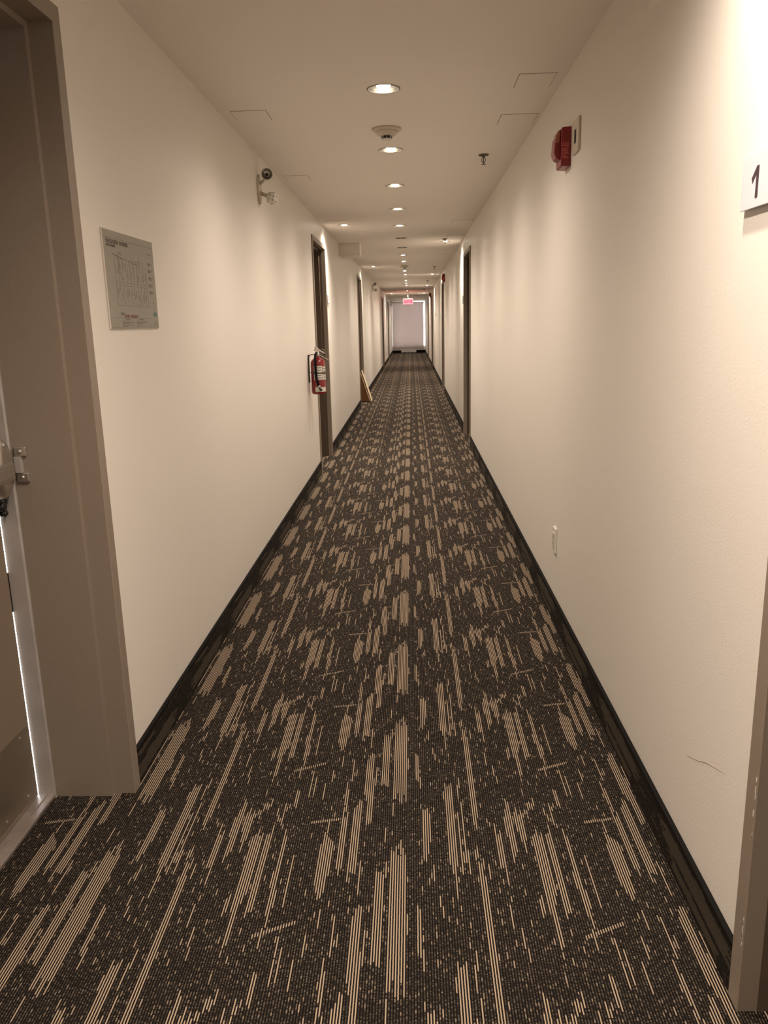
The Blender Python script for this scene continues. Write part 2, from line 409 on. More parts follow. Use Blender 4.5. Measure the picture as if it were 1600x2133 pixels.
# ------------------------------------------------------------------ doors
def sweep_u(b, sec, W, H):
    rows = []
    for x, t in sec:
        rows.append([(x, -W/2+t, 0), (x, -W/2+t, H-t), (x, W/2-t, H-t), (x, W/2-t, 0)])
    n = len(sec)
    vs = [[b.bm.verts.new(p) for p in r] for r in rows]
    for i in range(n):
        j = (i+1) % n
        for s in range(3): b.bm.faces.new((vs[i][s], vs[j][s], vs[j][s+1], vs[i][s+1]))
    for s, rev in ((0, 1), (3, 0)):
        try:
            fc = [vs[i][s] for i in range(n)]; b.bm.faces.new(fc[::-1] if rev else fc)
        except ValueError: pass
    bmesh.ops.recalc_face_normals(b.bm, faces=b.bm.faces)
def door(n, side, y0, y1, label, stair=False):
    W = y1-y0; o = bpy.data.objects.new('door_%d' % n, None); COL.objects.link(o); struct(o, label)
    o.location = (XL if side < 0 else XR, (y0+y1)/2, 0); o.rotation_euler = (0, 0, 0 if side < 0 else PI)
    b = MB(); sweep_u(b, [(0, 0), (.010, 0), (.012, .002), (.012, .044), (.010, .046), (-.054, .046), (-.056, .062), (-.233, .062), (-.233, .031), (0, .031)], W, DH)
    if stair: fr = b.build('door_frame', m_taupe, o)
    else:
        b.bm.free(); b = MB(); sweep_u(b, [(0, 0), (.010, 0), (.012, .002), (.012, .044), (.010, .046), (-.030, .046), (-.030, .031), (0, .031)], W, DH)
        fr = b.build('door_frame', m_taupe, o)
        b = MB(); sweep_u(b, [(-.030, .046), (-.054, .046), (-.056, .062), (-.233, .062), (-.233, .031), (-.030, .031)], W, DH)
        jl = b.build('jamb_painted_shade', m_jamb, o); jl['label'] = 'inner side of the door frame, recess shade painted in as darker brown'  # same frame as the face, with the shade of the recess put into its colour
    if stair:
        b = MB(); sweep_u(b, [(-.2335, .040), (-.2335, .0665), (-.238, .070), (-.2875, .070), (-.2885, .040)], W, DH)
        g = b.build('outer_frame', m_galv, o); g['label'] = 'pale grey inner rebate of the stair door frame'
        yl = W/2-.070; g2 = .0065
        MB().box(-.330, -.286, -W/2+.072, yl-g2, .014, DH-.072, .001).build('door_leaf', m_doorp, o)
        MB().box(-.2915, -.2865, yl-g2-.0005, yl+.010, .93, DH-.07).box(-.2915, -.2865, yl-g2, yl+.010, .62, .74).build('weather_seal', m_gask, o)
        b = MB(); b.box(-.34, -.236, -W/2+.07, W/2-.066, 0, .012, .002); b.box(-.262, -.258, -W/2+.07, W/2-.066, .012, .016)
        b.build('threshold', m_thresh, o)
        kp = MB().box(-.286, -.2845, -W/2+.10, yl-g2-.012, .03, .262, .0005).build('kickplate', m_kick, o)
        s = MB()
        for yy in (.03, .16, .29, .42):
            for zz in (.05, .243): s.ball((-.2843, yl-g2-.03-yy, zz), .004, (.5, 1, 1), 10, 6)
        s.build('kickplate_screw', m_steel, kp)
    else:
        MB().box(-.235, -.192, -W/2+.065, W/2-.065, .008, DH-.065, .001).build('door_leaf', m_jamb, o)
        b = MB(); b.box(-.235, -.10, -W/2+.062, W/2-.062, 0, .008, .002); b.build('threshold', m_dark, o)
        yh = -W/2+.13
        h = MB(); h.lathe([(0, 0), (.026, 0), (.026, .008), (.012, .012), (.011, .045), (0, .045)], 20, ROT('Y', PI/2, (-.192, yh, 1.0)))
        h.tube([(-.150, yh, 1.0), (-.146, yh+.02, 1.0), (-.146, yh+.115, .998)], .009)
        h.build('door_handle', m_steel, o)
    return o
NL = ['taupe stair exit door recessed in the near left wall, with push bar and kickplate', 'dark taupe door beside the fire extinguisher on the left wall',
      'dark taupe door on the left wall with the wooden board leaning in it', 'third closed room door along the far left wall', 'last narrow dark door before the end on the left']
NR = ['taupe door frame at the right edge of the photo, chipped paint near the floor', 'dark taupe door on the right wall beyond the power outlet', 'second room door on the right beneath the distant fire alarm',
      'third room door on the far right wall', 'last room door on the far right wall']
d1 = None
for i, (a, c_) in enumerate(DOORS_L):
    o = door(i+1, -1, a, c_, NL[i], stair=(i == 0))
    if i == 0: d1 = o
dr = None
for i, (a, c_) in enumerate(DOORS_R):
    o = door(i+6, 1, a, c_, NR[i])
    if i == 0: dr = o

# chipped paint flakes on the near right frame
Wr = DOORS_R[0][1]-DOORS_R[0][0]
b = MB(); rnd = random.Random(3)
for zc, n_, x_ in ((.52, 3, .0122), (.44, 3, .0122), (.19, 7, .0122), (.13, 6, -.053)):
    for q in range(n_):
        z = zc+rnd.uniform(-.03, .03); r = rnd.uniform(.003, .007)
        y = -Wr/2+(.044 if x_ > 0 else .062)-rnd.uniform(0, .003)
        pts = [(y+r*.45*math.cos(t)*rnd.uniform(.6, 1.1), z+r*1.5*math.sin(t)*rnd.uniform(.6, 1.1)) for t in [PI*2*i/7 for i in range(7)]]
        b.prism(pts, 'x', x_, x_+.0006)
ch = b.build('paint_chip', m_acry, dr); ch['label'] = 'pale chipped paint spots'

# exit device on the stair door (its own thing, bolted on)
W1 = DOORS_L[0][1]-DOORS_L[0][0]; yd = DOORS_L[0][1]
ed = thing('panic_bar', 'silver panic bar with rounded end head on the near left stair door', 'door hardware', (XL-.286, yd-.070, 1.055))
# local: x out from door leaf, y along (negative = towards hinge), z up
head = MB()
b = bmesh.new(); bmesh.ops.create_uvsphere(b, u_segments=28, v_segments=18, radius=1)
for v in b.verts:
    x = max(v.co.x, 0.0)
    v.co = Vector(((1-(1-x)**2.6)*.076, -.064+v.co.y*.052, .006+v.co.z*.092))
for fc in b.faces: fc.smooth = True
head._add(b)
head.build('end_housing', m_steel, ed)
r_ = MB(); r_.tube([(.070, -.066+.028*math.sin(PI*t), .012+.060*math.cos(PI*t)) for t in [i/20 for i in range(21)]], .005)
r_.build('raised_rim', m_steel, ed)
p_ = MB(); p_.box(.030, .086, -.17, -.046, -.030, .022, .006); p_.box(.085, .089, -.165, -.058, -.020, .010, .002)
p_.build('latch_case', m_steel, ed)
p_ = MB(); p_.box(0, .070, -.86, -.17, -.028, .028, .008); p_.build('push_rail', m_steel, ed)
# strike on the jamb
st = MB()
# jamb soffit plane: y = yd-.062 ; local y = +.008
st.box(.062, .082, -.004, .009, -.018, .028, .001)
st.build('strike_keeper', m_galv, ed)
for zz, nm in ((.042, 0), (-.032, 1)):
    s = MB(); s.box(.062, .098, .000, .008, zz-.014, zz+.014, .003); so = s.build('strike_lug', m_steel, ed)
    s = MB(); s.ball((.080, -.001, zz), .006, (1, .6, 1), 12, 8); s.build('screw', m_steel, so)
kn = thing('key_cylinder', 'small black rubber knob and coiled tag hanging below the panic bar', 'knob', (XL-.286, yd-.102, .945))
b = MB(); b.lathe([(0, 0), (.012, 0), (.014, .006), (.010, .014), (.015, .022), (.012, .034), (0, .036)], 16, ROT('Y', PI/2)); b.build('knob', m_blackp, kn)
b = MB(); b.tube([(.025+.002*t, .014*math.cos(t*2.1)+.004, .018*math.sin(t*2.1)+.018) for t in [i*.25 for i in range(13)]], .0035)
b.ball((.022, .010, -.020), .013, (1, 1, .9), 12, 8); b.build('coiled_cord', m_blackp, kn)

# ------------------------------------------------------------------ recessed lamps
def make_lamp(lit):
    t = thing('recessed_downlight', 'x', 'ceiling light', (0, 0, 0))
    b = MB(); b.lathe([(.0655, .001), (.0655, -.0015), (.069, -.0025), (.0735, -.0015), (.0745, 0.0), (.0655, .001)], 32); b.build('trim_ring', m_trim, t)
    b = MB(); b.lathe([(.0655, -.001), (.0645, .010), (.061, .022), (.052, .032), (.038, .038), (.036, .060), (0, .060)], 32); b.build('reflector', m_chrome, t)
    b = MB(); b.lathe([(0, -.004), (.012, -.0033), (.022, -.0008), (.028, .004), (.031, .012), (.032, .03), (.032, .05), (0, .05)], 24); b.build('lamp', m_bulb if lit else m_boff, t)
    return t
lamp0, lamp1 = make_lamp(True), make_lamp(False)
ORD = ['nearest', 'second', 'third', 'fourth', 'fifth', 'sixth', 'seventh', 'eighth', 'ninth', 'tenth', 'eleventh', 'twelfth', 'thirteenth', 'fourteenth', 'fifteenth', 'sixteenth', 'seventeenth', 'eighteenth', 'nineteenth', 'twentieth', 'twenty-first', 'twenty-second']
SIDE_LAB = ['lit recessed downlight near the left wall, in front of the first left room door', 'lit recessed downlight by the right wall just past the first right room door',
            'lit recessed downlight by the left wall just past the white ceiling box', 'lit recessed downlight by the right wall under the second sprinkler, beyond the middle alarm',
            'lit recessed downlight by the right wall, second smallest pair to the end', 'farthest lit recessed downlight near the right wall', 'farthest lit recessed downlight near the left wall',
            'recessed downlight above the numbered sign at the right edge']
first = {True: lamp0, False: lamp1}; used = {True: False, False: False}
mi = ui = si = bi = 0
ld_main = bpy.data.lights.new('downlight_beam', 'SPOT'); ld_side = bpy.data.lights.new('side_downlight_beam', 'SPOT'); ld_near = bpy.data.lights.new('near_side_beam', 'SPOT'); ld_over = bpy.data.lights.new('overhead_beam', 'SPOT')
for ld, wv in ((ld_main, MAIN_W), (ld_side, SIDE_W), (ld_near, NEAR_W), (ld_over, OVER_W)):
    ld.energy = wv; ld.color = NEARC if ld is ld_near else OVERC if ld is ld_over else WARM; ld.spot_size = math.radians(156 if ld is ld_over else 134); ld.spot_blend = 1.0; ld.shadow_soft_size = 0.03
for x, y, lit, sd in sorted(LAMPS, key=lambda q: q[1]):
    if sd: i = [s[1] for s in SIDE].index(y); lab = SIDE_LAB[i]; grp = 'side downlights near the doors'
    elif y < 3: lab = ['centre downlight behind the viewer', 'centre downlight above the viewer', 'centre downlight just ahead of the viewer, out of the photo above'][bi]; bi += 1; grp = 'downlights along the ceiling centre line'
    elif lit: lab = ORD[mi]+' lit downlight in the centre row of the ceiling'; mi += 1; grp = 'downlights along the ceiling centre line'
    else: lab = ['nearer of the two unlit downlights in the centre row', 'farther of the two unlit downlights in the centre row'][ui]; ui += 1; grp = 'downlights along the ceiling centre line'
    if not used[lit]: o = first[lit]; used[lit] = True; o.location = (x, y, CEIL)
    else: o = copy_tree(first[lit], (x, y, CEIL))
    o['label'] = lab; o['group'] = grp
    if lit:
        l = bpy.data.objects.new('beam', (ld_near if y < 3 else ld_side) if sd else (ld_over if y < 3 else ld_main)); COL.objects.link(l); l.parent = o; l.location = (0, 0, -.008)

# ------------------------------------------------------------------ smoke detectors
def make_smoke():
    t = thing('smoke_detector', 'x', 'smoke detector', (-0.112, 4.565, CEIL), group='smoke detectors on the ceiling')
    b = MB(); b.lathe([(0, 0), (.076, 0), (.076, -.008), (.070, -.014), (.058, -.016), (0, -.016)], 40); b.build('mounting_base', m_cream, t)
    b = MB(); b.lathe([(.060, -.016), (.058, -.026), (.045, -.034), (.036, -.037), (0, -.037)], 40); b.build('housing', m_cream, t)
    b = MB()
    b.lathe([(.024, -.036), (.027, -.040), (.027, -.049), (.020, -.050), (0, -.050)], 32); b.build('sensing_chamber', m_blackp, t)
    b = MB()
    for i in range(8):
        a = 2*PI*(i+.25)/8+.0; b.box(.024, .029, -.0012, .0012, -.051, -.036, mat=Matrix.Rotation(-PI/2+2*PI*i/8, 4, 'Z'))
    b.lathe([(.0, -.050), (.029, -.050), (.027, -.056), (.018, -.059), (0, -.060)], 32); b.build('cap', m_white, t)
    return t
s = make_smoke(); s['label'] = 'cream smoke detector between the two nearest centre downlights'
copy_tree(s, (-0.10, 15.0, CEIL), label='small distant smoke detector in the centre row of downlights')

# sprinklers
def make_sprk():
    t = thing('fire_sprinkler', 'x', 'sprinkler', (0.466, 5.326, CEIL), group='pendent sprinklers along the right side')
    b = MB(); b.lathe([(0, -.0005), (.030, -.0005), (.033, -.003), (.028, -.008), (.012, -.010), (0, -.010)], 28); b.build('escutcheon', m_brass, t)
    b = MB(); b.lathe([(0, -.008), (.008, -.008), (.008, -.020), (0, -.020)], 12)
    b.tube([(-.006, 0, -.018), (-.013, 0, -.028), (-.010, 0, -.040), (0, 0, -.050)], .0022, 8); b.tube([(.006, 0, -.018), (.013, 0, -.028), (.010, 0, -.040), (0, 0, -.050)], .0022, 8)
    b.tube([(0, 0, -.02), (0, 0, -.055)], .003, 8); b.build('frame', m_brass, t)
    b = MB(); b.lathe([(0, -.055), (.006, -.054), (.015, -.056), (.015, -.0575), (0, -.0575)], 20); b.build('deflector', m_brass, t)
    return t
s = make_sprk(); s['label'] = 'nearest pendent fire sprinkler on the right half of the ceiling'
for x, y, l in ((0.438, 10.42, 'fire sprinkler right in front of the nearest side downlight on the right'), (0.453, 15.47, 'third fire sprinkler from the viewer, on the right side of the ceiling'),
                (0.431, 20.5, 'fourth fire sprinkler, far along the right side of the ceiling'), (0.434, 25.8, 'farthest fire sprinkler on the right side of the ceiling')):
    copy_tree(s, (x, y, CEIL), label=l)

# access panels
def access(x0, x1, y0, y1, label):
    t = thing('ceiling_access_panel', label, 'access panel', ((x0+x1)/2, (y0+y1)/2, CEIL), group='square access panels in the ceiling')
    a, c = (x1-x0)/2, (y1-y0)/2; g = .0022
    b = MB()
    for q in ((-a-g, a+g, c, c+g), (-a-g, a+g, -c-g, -c), (-a-g, -a, -c, c), (a, a+g, -c, c)): b.box(q[0], q[1], q[2], q[3], -.0006, .0005)
    b.build('gap', m_line, t)
    MB().box(-a, a, -c, c, -.0022, .0005, .0006).build('panel', m_ceil, t)
for q in ((-.845, -.678, 4.11, 4.30, 'faint access panel near the left wall, closest to the viewer'), (.472, .626, 3.68, 3.88, 'access panel nearest the viewer on the right side of the ceiling'),
          (.470, .651, 4.35, 4.55, 'second access panel on the right side of the ceiling'), (-.856, -.695, 5.83, 6.03, 'access panel beside the emergency light on the left'),
          (-.85, -.63, 8.33, 8.47, 'access panel right beside the nearest left side downlight'), (.444, .645, 8.58, 8.78, 'faint access panel on the right, before the first right sprinkler pair'),
          (.46, .654, 10.03, 10.22, 'access panel just in front of the nearest right side downlight'), (.456, .613, 12.8, 13.0, 'farthest faint access panel on the right side')):
    access(*q)

# ------------------------------------------------------------------ exit plan on the left wall
ep = thing('evacuation_plan', 'grey landscape evacuation floor plan on the left wall beside the stair door', 'sign', (XL, 2.655, 1.573))
PW, PH = .466, .290
MB().box(0.0005, .0050, -PW/2, PW/2, -PH/2, PH/2, .0008).build('backing_panel', m_acry, ep)
MB().box(.0050, .0056, -PW/2+.004, PW/2-.001, -PH/2+.001, PH/2-.001).build('printed_sheet', m_print, ep)
def pl(b, y0, z0, y1, z1, w=.0012, x=.0056):
    d = Vector((y1-y0, z1-z0)); L_ = d.length; d /= L_; n = Vector((-d.y, d.x))*w/2
    pts = [(y0+n.x, z0+n.y), (y1+n.x, z1+n.y), (y1-n.x, z1-n.y), (y0-n.x, z0-n.y)]
    b.prism(pts, 'x', x, x+.0003)
def PY(px): return -PW/2+PW*px     # fractions of the sheet
def PZ(pz): return PH/2-PH*pz
b = MB()
rp = random.Random(11)
# outer walls of the drawing
xs0, xs1, z0_, zm, z1_ = .17, .80, .27, .53, .76
for a in ((xs0, z0_, xs1-.07, z0_), (xs0, z0_, xs0, z1_), (xs1, z0_+.04, xs1, z1_), (xs0, z1_, xs1, z1_), (xs0, zm-.012, xs1, zm-.012), (xs0, zm+.014, xs1, zm+.014)):
    pl(b, PY(a[0]), PZ(a[1]), PY(a[2]), PZ(a[3]), .0013)
n = 9
for i in range(1, n):
    fx = xs0+(xs1-xs0)*i/n
    pl(b, PY(fx), PZ(z0_), PY(fx), PZ(zm-.012), .0010); pl(b, PY(fx), PZ(zm+.014), PY(fx), PZ(z1_), .0010)
for i in range(n):
    fx = xs0+(xs1-xs0)*i/n; w_ = (xs1-xs0)/n
    for q in range(3):
        zz = rp.uniform(z0_+.03, zm-.05); pl(b, PY(fx), PZ(zz), PY(fx+w_*rp.uniform(.35, .8)), PZ(zz), .0008)
        xx = fx+w_*rp.uniform(.2, .8); zz = rp.uniform(z0_+.02, zm-.1); pl(b, PY(xx), PZ(zz), PY(xx), PZ(zz+.07), .0008)
        zz = rp.uniform(zm+.05, z1_-.02); pl(b, PY(fx), PZ(zz), PY(fx+w_*rp.uniform(.35, .8)), PZ(zz), .0008)
        xx = fx+w_*rp.uniform(.2, .8); zz = rp.uniform(zm+.03, z1_-.1); pl(b, PY(xx), PZ(zz), PY(xx), PZ(zz+.07), .0008)
b.build('floor_plan_drawing', m_inkf, ep)
b = MB()
for a in ((.15, .235, .36, .272, .0022), (.44, .285, .62, .305, .0020), (.24, .20, .255, .40, .0024), (.255, .40, .30, .49, .0018), (.28, .20, .29, .235, .002), (.305, .205, .31, .235, .002), (.50, .22, .505, .26, .0016), (.64, .255, .60, .50, .0018), (.65, .23, .66, .27, .0016)):
    pl(b, PY(a[0]), PZ(a[1]), PY(a[2]), PZ(a[3]), a[4])
b.build('escape_route', m_ink, ep)
b = MB()
for i, fz in enumerate((.165, .27, .345, .43, .51, .59)):
    fx = .865
    if i: b.prism([(PY(fx-.012), PZ(fz-.018)), (PY(fx+.012), PZ(fz-.018)), (PY(fx+.012), PZ(fz+.018)), (PY(fx-.012), PZ(fz+.018))], 'x', .0056, .0059)
    pl(b, PY(fx+(.02 if i else -.01)), PZ(fz-.008), PY(fx+.075), PZ(fz-.008), .0022); 
    if i: pl(b, PY(fx+.02), PZ(fz+.012), PY(fx+.06), PZ(fz+.012), .0018)
pl(b, PY(.905), PZ(.71), PY(.925), PZ(.71), .003); pl(b, PY(.91), PZ(.78), PY(.915), PZ(.80), .002)
pl(b, PY(.94), PZ(.905), PY(.96), PZ(.945), .0012); pl(b, PY(.90), PZ(.955), PY(.925), PZ(.955), .004); pl(b, PY(.965), PZ(.965), PY(.985), PZ(.965), .0025)
for fz in (.835, .850): pl(b, PY(.20), PZ(fz), PY(.275), PZ(fz), .0028)
for q, (cx, ws) in enumerate(((.22, (.16, .24, .13, .23, .11)), (.50, (.19, .24, .11, .15, .05)))):
    for i, w_ in enumerate(ws): pl(b, PY(cx), PZ(.918+.0145*i), PY(cx+w_), PZ(.918+.0145*i), .0016)
    pl(b, PY(cx+.06), PZ(.900), PY(cx+.15), PZ(.900), .0026)
b.build('legend', m_ink, ep)
b = MB()
for a in ((.02, .075, .98, .075), (.06, .888, .84, .888), (.02, .985, .98, .985)): pl(b, PY(a[0]), PZ(a[1]), PY(a[2]), PZ(a[3]), .0009)
b.build('ruling', m_inkf, ep)
b = MB(); b.box(.0056, .0060, PY(.895), PY(.965), PZ(.862), PZ(.818)); b.build('teal_square', m_teal, ep)
text_mesh('title_lettering', 'ÉVACUATION   INCENDIE', .0165, m_ink, ep, WALLTXT(.0060, PY(.05), PZ(.115)), .0002, .0005, sx=.98)
text_mesh('subtitle_lettering', 'REZ-DE-CHAUSSÉE', .010, m_ink, ep, WALLTXT(.0060, PY(.05), PZ(.155)), .0002, .0002, sx=.9)
text_mesh('red_lettering', 'ALARME   EMERGENCY', .0125, m_inkr, ep, WALLTXT(.0060, PY(.27), PZ(.868)), .0002, .0006, sx=1.0)

# ------------------------------------------------------------------ number plates
def plate(label, side, yc, zc, w_, h_, txt, ty=0.0, ts=.06):
    t = thing('room_number_sign', label, 'sign', (XL if side < 0 else XR, yc, zc), 0 if side < 0 else PI)
    MB().box(.0, .009, -w_/2+.006, w_/2-.006, -h_/2+.004, h_/2-.004).build('standoff', m_dark, t)
    MB().box(.009, .0125, -w_/2, w_/2, -h_/2, h_/2, .001).build('plate', m_sign, t)
    MB().prism([(-.013, -.033), (-.002, -.033), (-.002, .025), (-.012, .025), (-.034, .005), (-.029, -.005), (-.013, .010)], 'x', .0125, .0130).build('numeral', m_num, t)
    return t
# right-hand wall: local y points back towards the viewer
plate('silver number plate with a dark 1 on the right wall at the photo edge', 1, 1.628, 1.674, .165, .100, '1', -.0575, .078)
def small_plate(label, side, yc, zc):
    t = thing('room_number_sign', label, 'sign', (XL if side < 0 else XR, yc, zc), 0 if side < 0 else PI)
    MB().box(.0, .009, -.076, .076, -.046, .046).build('standoff', m_dark, t)
    MB().box(.009, .0125, -.082, .082, -.05, .05, .001).build('plate', m_sign, t)
    b = MB()
    for z0, z1, y0, y1 in ((.018, .034, -.035, .01), (-.012, .006, -.03, .012), (-.045, -.034, -.05, .05)): b.box(.0125, .0129, y0, y1, z0, z1)
    b.build('numeral', m_num, t)
    return t
small_plate('white number plate on the left wall just past the extinguisher door', -1, 8.95, 1.69)
small_plate('pale number plate just past the first room door on the right wall', 1, 10.52, 1.69)
small_plate('small distant number plate on the far right wall', 1, 22.0, 1.60)

# ------------------------------------------------------------------ fire alarms (local +x out of the wall, +y back towards the viewer)
def make_alarm():
    t = thing('fire_alarm', 'x', 'fire alarm', (XR, 3.63, 2.118), PI, 'red fire alarms on the right wall')
    hh, hw = .077, .058
    b = MB(); b.prism([(0, -hh), (.034, -hh+.002), (.040, -hh+.006), (.040, hh-.006), (.034, hh-.002), (0, hh)], 'y', -hw, hw, .002); b.build('housing', m_red, t)
    b = MB(); b.prism([(.038, -.048), (.058, -.040), (.066, -.018), (.062, .034), (.050, .066), (.038, .072)], 'y', -.042, .036, .004); b.build('horn_cover', m_red, t)
    b = MB(); b.prism([(.044, .020), (.063, .018), (.060, .042), (.048, .064), (.040, .066)], 'y', -.030, .038, .002); b.build('strobe_lens', m_lens, t)
    # lettering on the side facing the viewer, reading upward
    mt = Matrix.Translation((.022, hw+.0004, -.046)) @ Matrix(((0, 1, 0, 0), (0, 0, 1, 0), (1, 0, 0, 0), (0, 0, 0, 1)))
    text_mesh('side_lettering', 'FIRE', .034, m_engr, t, mt, .0003, .0008)
    return t
al = make_alarm(); al['label'] = 'nearest red fire alarm with strobe, high on the right wall'
copy_tree(al, (XR, 16.15, 2.25), PI, 'middle red fire alarm, high above the second right-hand room door')
copy_tree(al, (XR, 27.0, 2.28), PI, 'farthest and smallest red fire alarm on the right wall')
bp_ = thing('alarm_back_plate', 'cream blank wall box cover right beside the nearest red fire alarm', 'wall plate', (XR, 3.44, 2.13), PI)
MB().box(0, .010, -.058, .058, -.063, .063, .003).build('cover', m_cream, bp_)
MB().box(.010, .012, -.012, .018, -.028, .022, .001).build('slot', m_dark, bp_)
# outlet
ot = thing('power_outlet', 'white duplex power outlet low on the right wall', 'outlet', (XR, 3.685, .402), PI)
MB().box(0, .009, -.036, .036, -.060, .060, .003).build('cover_plate', m_white, ot)
fo = MB().box(.009, .013, -.017, .017, -.036, .036, .002).build('socket_face', m_socket, ot)
for z in (-.018, .018):
    for y in (-.006, .006): MB().box(.0128, .0134, y-.001, y+.001, z-.004, z+.004).build('socket_slot', m_blackp, fo)

# ------------------------------------------------------------------ emergency lights
def make_emer():
    t = thing('emergency_light', 'x', 'emergency light', (XL, 5.08, 2.225), 0, 'twin-head emergency lights on the left wall')
    b = MB(); b.prism([(y*.5, z) for y, z in [(.11*math.cos(a), .085*math.sin(a)) for a in [PI*2*i/20 for i in range(20)]]], 'x', 0, .012, .002); b.build('wall_plate', m_cream, t)
    b = MB(); b.tube([(.010, -.01, .03), (.035, -.012, .045), (.050, -.015, .065)], .009); b.tube([(.010, 0, -.02), (.045, -.005, -.035), (.068, -.01, -.045)], .011); b.build('arm', m_cream, t)
    # upper head faces the viewer
    
    b = MB(); mt = Matrix.Translation((.058, -.02, .080)) @ Matrix.Rotation(PI/2, 4, 'X') @ Matrix.Rotation(.25, 4, 'Y')
    b.lathe([(0, -.028), (.018, -.026), (.030, -.010), (.035, .012), (.035, .018), (.031, .018), (.031, .012)], 28, mt); h1 = b.build('lamp_head', m_white, t)
    b = MB(); b.lathe([(.0315, .014), (.028, .009), (.020, .003), (.010, .000), (0, .000)], 28, mt); b.build('lamp_reflector', m_steel, h1)
    b = MB(); b.lathe([(.022, .012), (.0225, .0135), (.019, .0145), (.0185, .012)], 24, mt); b.build('inner_ring', m_brass, h1)
    b = MB(); b.lathe([(0, .001), (.007, .002), (.008, .012), (0, .017)], 16, mt); b.build('bulb', m_blackp, h1)
    b = MB(); b.ball((.082, -.018, -.054), .036, (1, 1, 1), 28, 18); h2 = b.build('perforated_head', m_white, t)
    b = MB()
    for th, n_ in ((.45, 4), (1.10, 7)):
        for i in range(n_):
            a = 2*PI*i/n_+th
            d = Vector((math.sin(th)*math.cos(a), -math.cos(th), math.sin(th)*math.sin(a)))
            c = Vector((.082, -.018, -.054))+d*.0352
            b.ball(c, .0034, (1, 1, 1), 8, 6)
    b.build('vent_hole', m_blackp, h2)
    return t
e0 = make_emer(); e0['label'] = 'nearest twin-head cream emergency light high on the left wall'
copy_tree(e0, (XL, 19.7, 2.25), label='distant twin-head emergency light high on the left wall before the third left door')
copy_tree(e0, (XL, 35.7, 2.22), label='farthest emergency light by the end, tinted red by the exit sign')

# ------------------------------------------------------------------ white box under the ceiling, left
bx = thing('ceiling_junction_box', 'plain off-white box fixed under the ceiling against the left wall', 'box', (XL, 10.6, 2.27))
MB().box(0, .268, 0, .36, .012, CEIL-2.27, .002).build('box_body', m_ceil, bx)
MB().box(.01, .278, -.006, .366, 0, .013, .003).build('box_lid', m_ceil, bx)

# ------------------------------------------------------------------ fire extinguisher
ex = thing('fire_extinguisher', 'red fire extinguisher with black hose hanging on the left wall beside the first room door', 'fire extinguisher', (XL+.086, 7.05, .832))
b = MB(); b.lathe([(0, .004), (.050, 0), (.058, .006), (.060, .02), (.060, .262), (.056, .285), (.042, .303), (.024, .313), (.018, .316), (.018, .326), (0, .326)], 40); b.build('cylinder', m_extred, ex)
def arc(b, r, a0, a1, z0, z1, n=14):
    vs = [[b.bm.verts.new((r*math.cos(a0+(a1-a0)*i/n), r*math.sin(a0+(a1-a0)*i/n), z)) for i in range(n+1)] for z in (z0, z1)]
    for i in range(n): fc = b.bm.faces.new((vs[0][i], vs[0][i+1], vs[1][i+1], vs[1][i])); fc.smooth = True
# angles: -90deg faces the viewer, 0 faces the corridor
D = math.radians
ex.scale = (1.06, 1.06, 1)
b = MB(); arc(b, .0606, D(-120), D(-52), .125, .245); arc(b, .0606, D(-48), D(-10), .125, .238); lb = b.build('instruction_label', m_label, ex)
b = MB()
for i in range(5): arc(b, .0609, D(-96), D(-60), .138+.022*i, .145+.022*i, 6)
for i in range(4): arc(b, .0609, D(-38), D(-22), .140+.025*i, .152+.025*i, 6)
b.build('label_text', m_grime, lb)
b = MB(); arc(b, .0606, D(-112), D(-20), .022, .062); b.build('lower_label', m_label, ex)
b = MB(); b.lathe([(.0600, .176), (.0618, .177), (.0618, .193), (.0600, .194)], 40); b.build('strap', m_brass, ex)
b = MB(); b.lathe([(0, .322), (.017, .322), (.017, .335), (.012, .338), (.012, .350), (.016, .352), (.016, .372), (0, .374)], 20); b.build('valve', m_steel, ex)
b = MB(); b.prism([(-.028, .372), (.018, .366), (.060, .345), (.062, .350), (.020, .378), (-.012, .412), (-.020, .410)], 'y', -.010, .010, .001)
b.build('lever', m_steel, ex)
b = MB(); b.prism([(-.014, .356), (.030, .340), (.048, .316), (.052, .320), (.036, .346), (-.012, .366)], 'y', -.009, .009, .001); b.build('carry_handle', m_brass, ex)
b = MB(); b.lathe([(0, 0), (.013, 0), (.014, .006), (0, .008)], 20, ROT('X', PI/2, (.004, -.016, .345))); b.build('pressure_gauge', m_white, ex)
b = MB(); b.tube([(-.006, -.018, .356), (-.012, -.045, .345), (-.014, -.068, .31), (-.014, -.074, .22), (-.010, -.074, .14), (.002, -.074, .092), (.008, -.074, .075)], .0105, 12); hs = b.build('hose', m_gask, ex)
b = MB(); b.ball((.010, -.074, .072), .011, (1, 1, 1.0), 14, 10); b.build('hose_ferrule', m_label, ex)
b = MB(); b.tube([(.012, -.074, .066), (.028, -.076, .030)], [.008, .0105], 12); b.build('nozzle', m_blackp, ex)
b = MB(); b.tube([(-.014, 0, .34), (-.055, 0, .34), (-.070, 0, .330), (-.076, 0, .30), (-.076, 0, .20)], .004, 8); b.box(-.0795, -.072, -.018, .018, .10, .34, .001); b.build('wall_bracket', m_blackp, ex)
b = MB(); b.tube([(.020, -.01, .335), (.045, -.02, .318), (.080, -.02, .298), (.105, -.02, .286), (.130, -.02, .280)], [.0022, .002, .0016, .0010, .0007], 6); b.build('pull_tag_strip', m_pale, ex)
b = MB(); b.tube([(.040+.016*math.cos(a), -.004, .372+.014*math.sin(a)) for a in [i*.5 for i in range(13)]], .0014, 6); b.build('pull_pin_ring', m_steel, ex)

# ------------------------------------------------------------------ leaning wooden boards in the second left doorway
wb = thing('leaning_wooden_board', 'small brown wooden board with two pale edges leaning in the second left doorway', 'board', (-0.90, 14.86, 0.0))
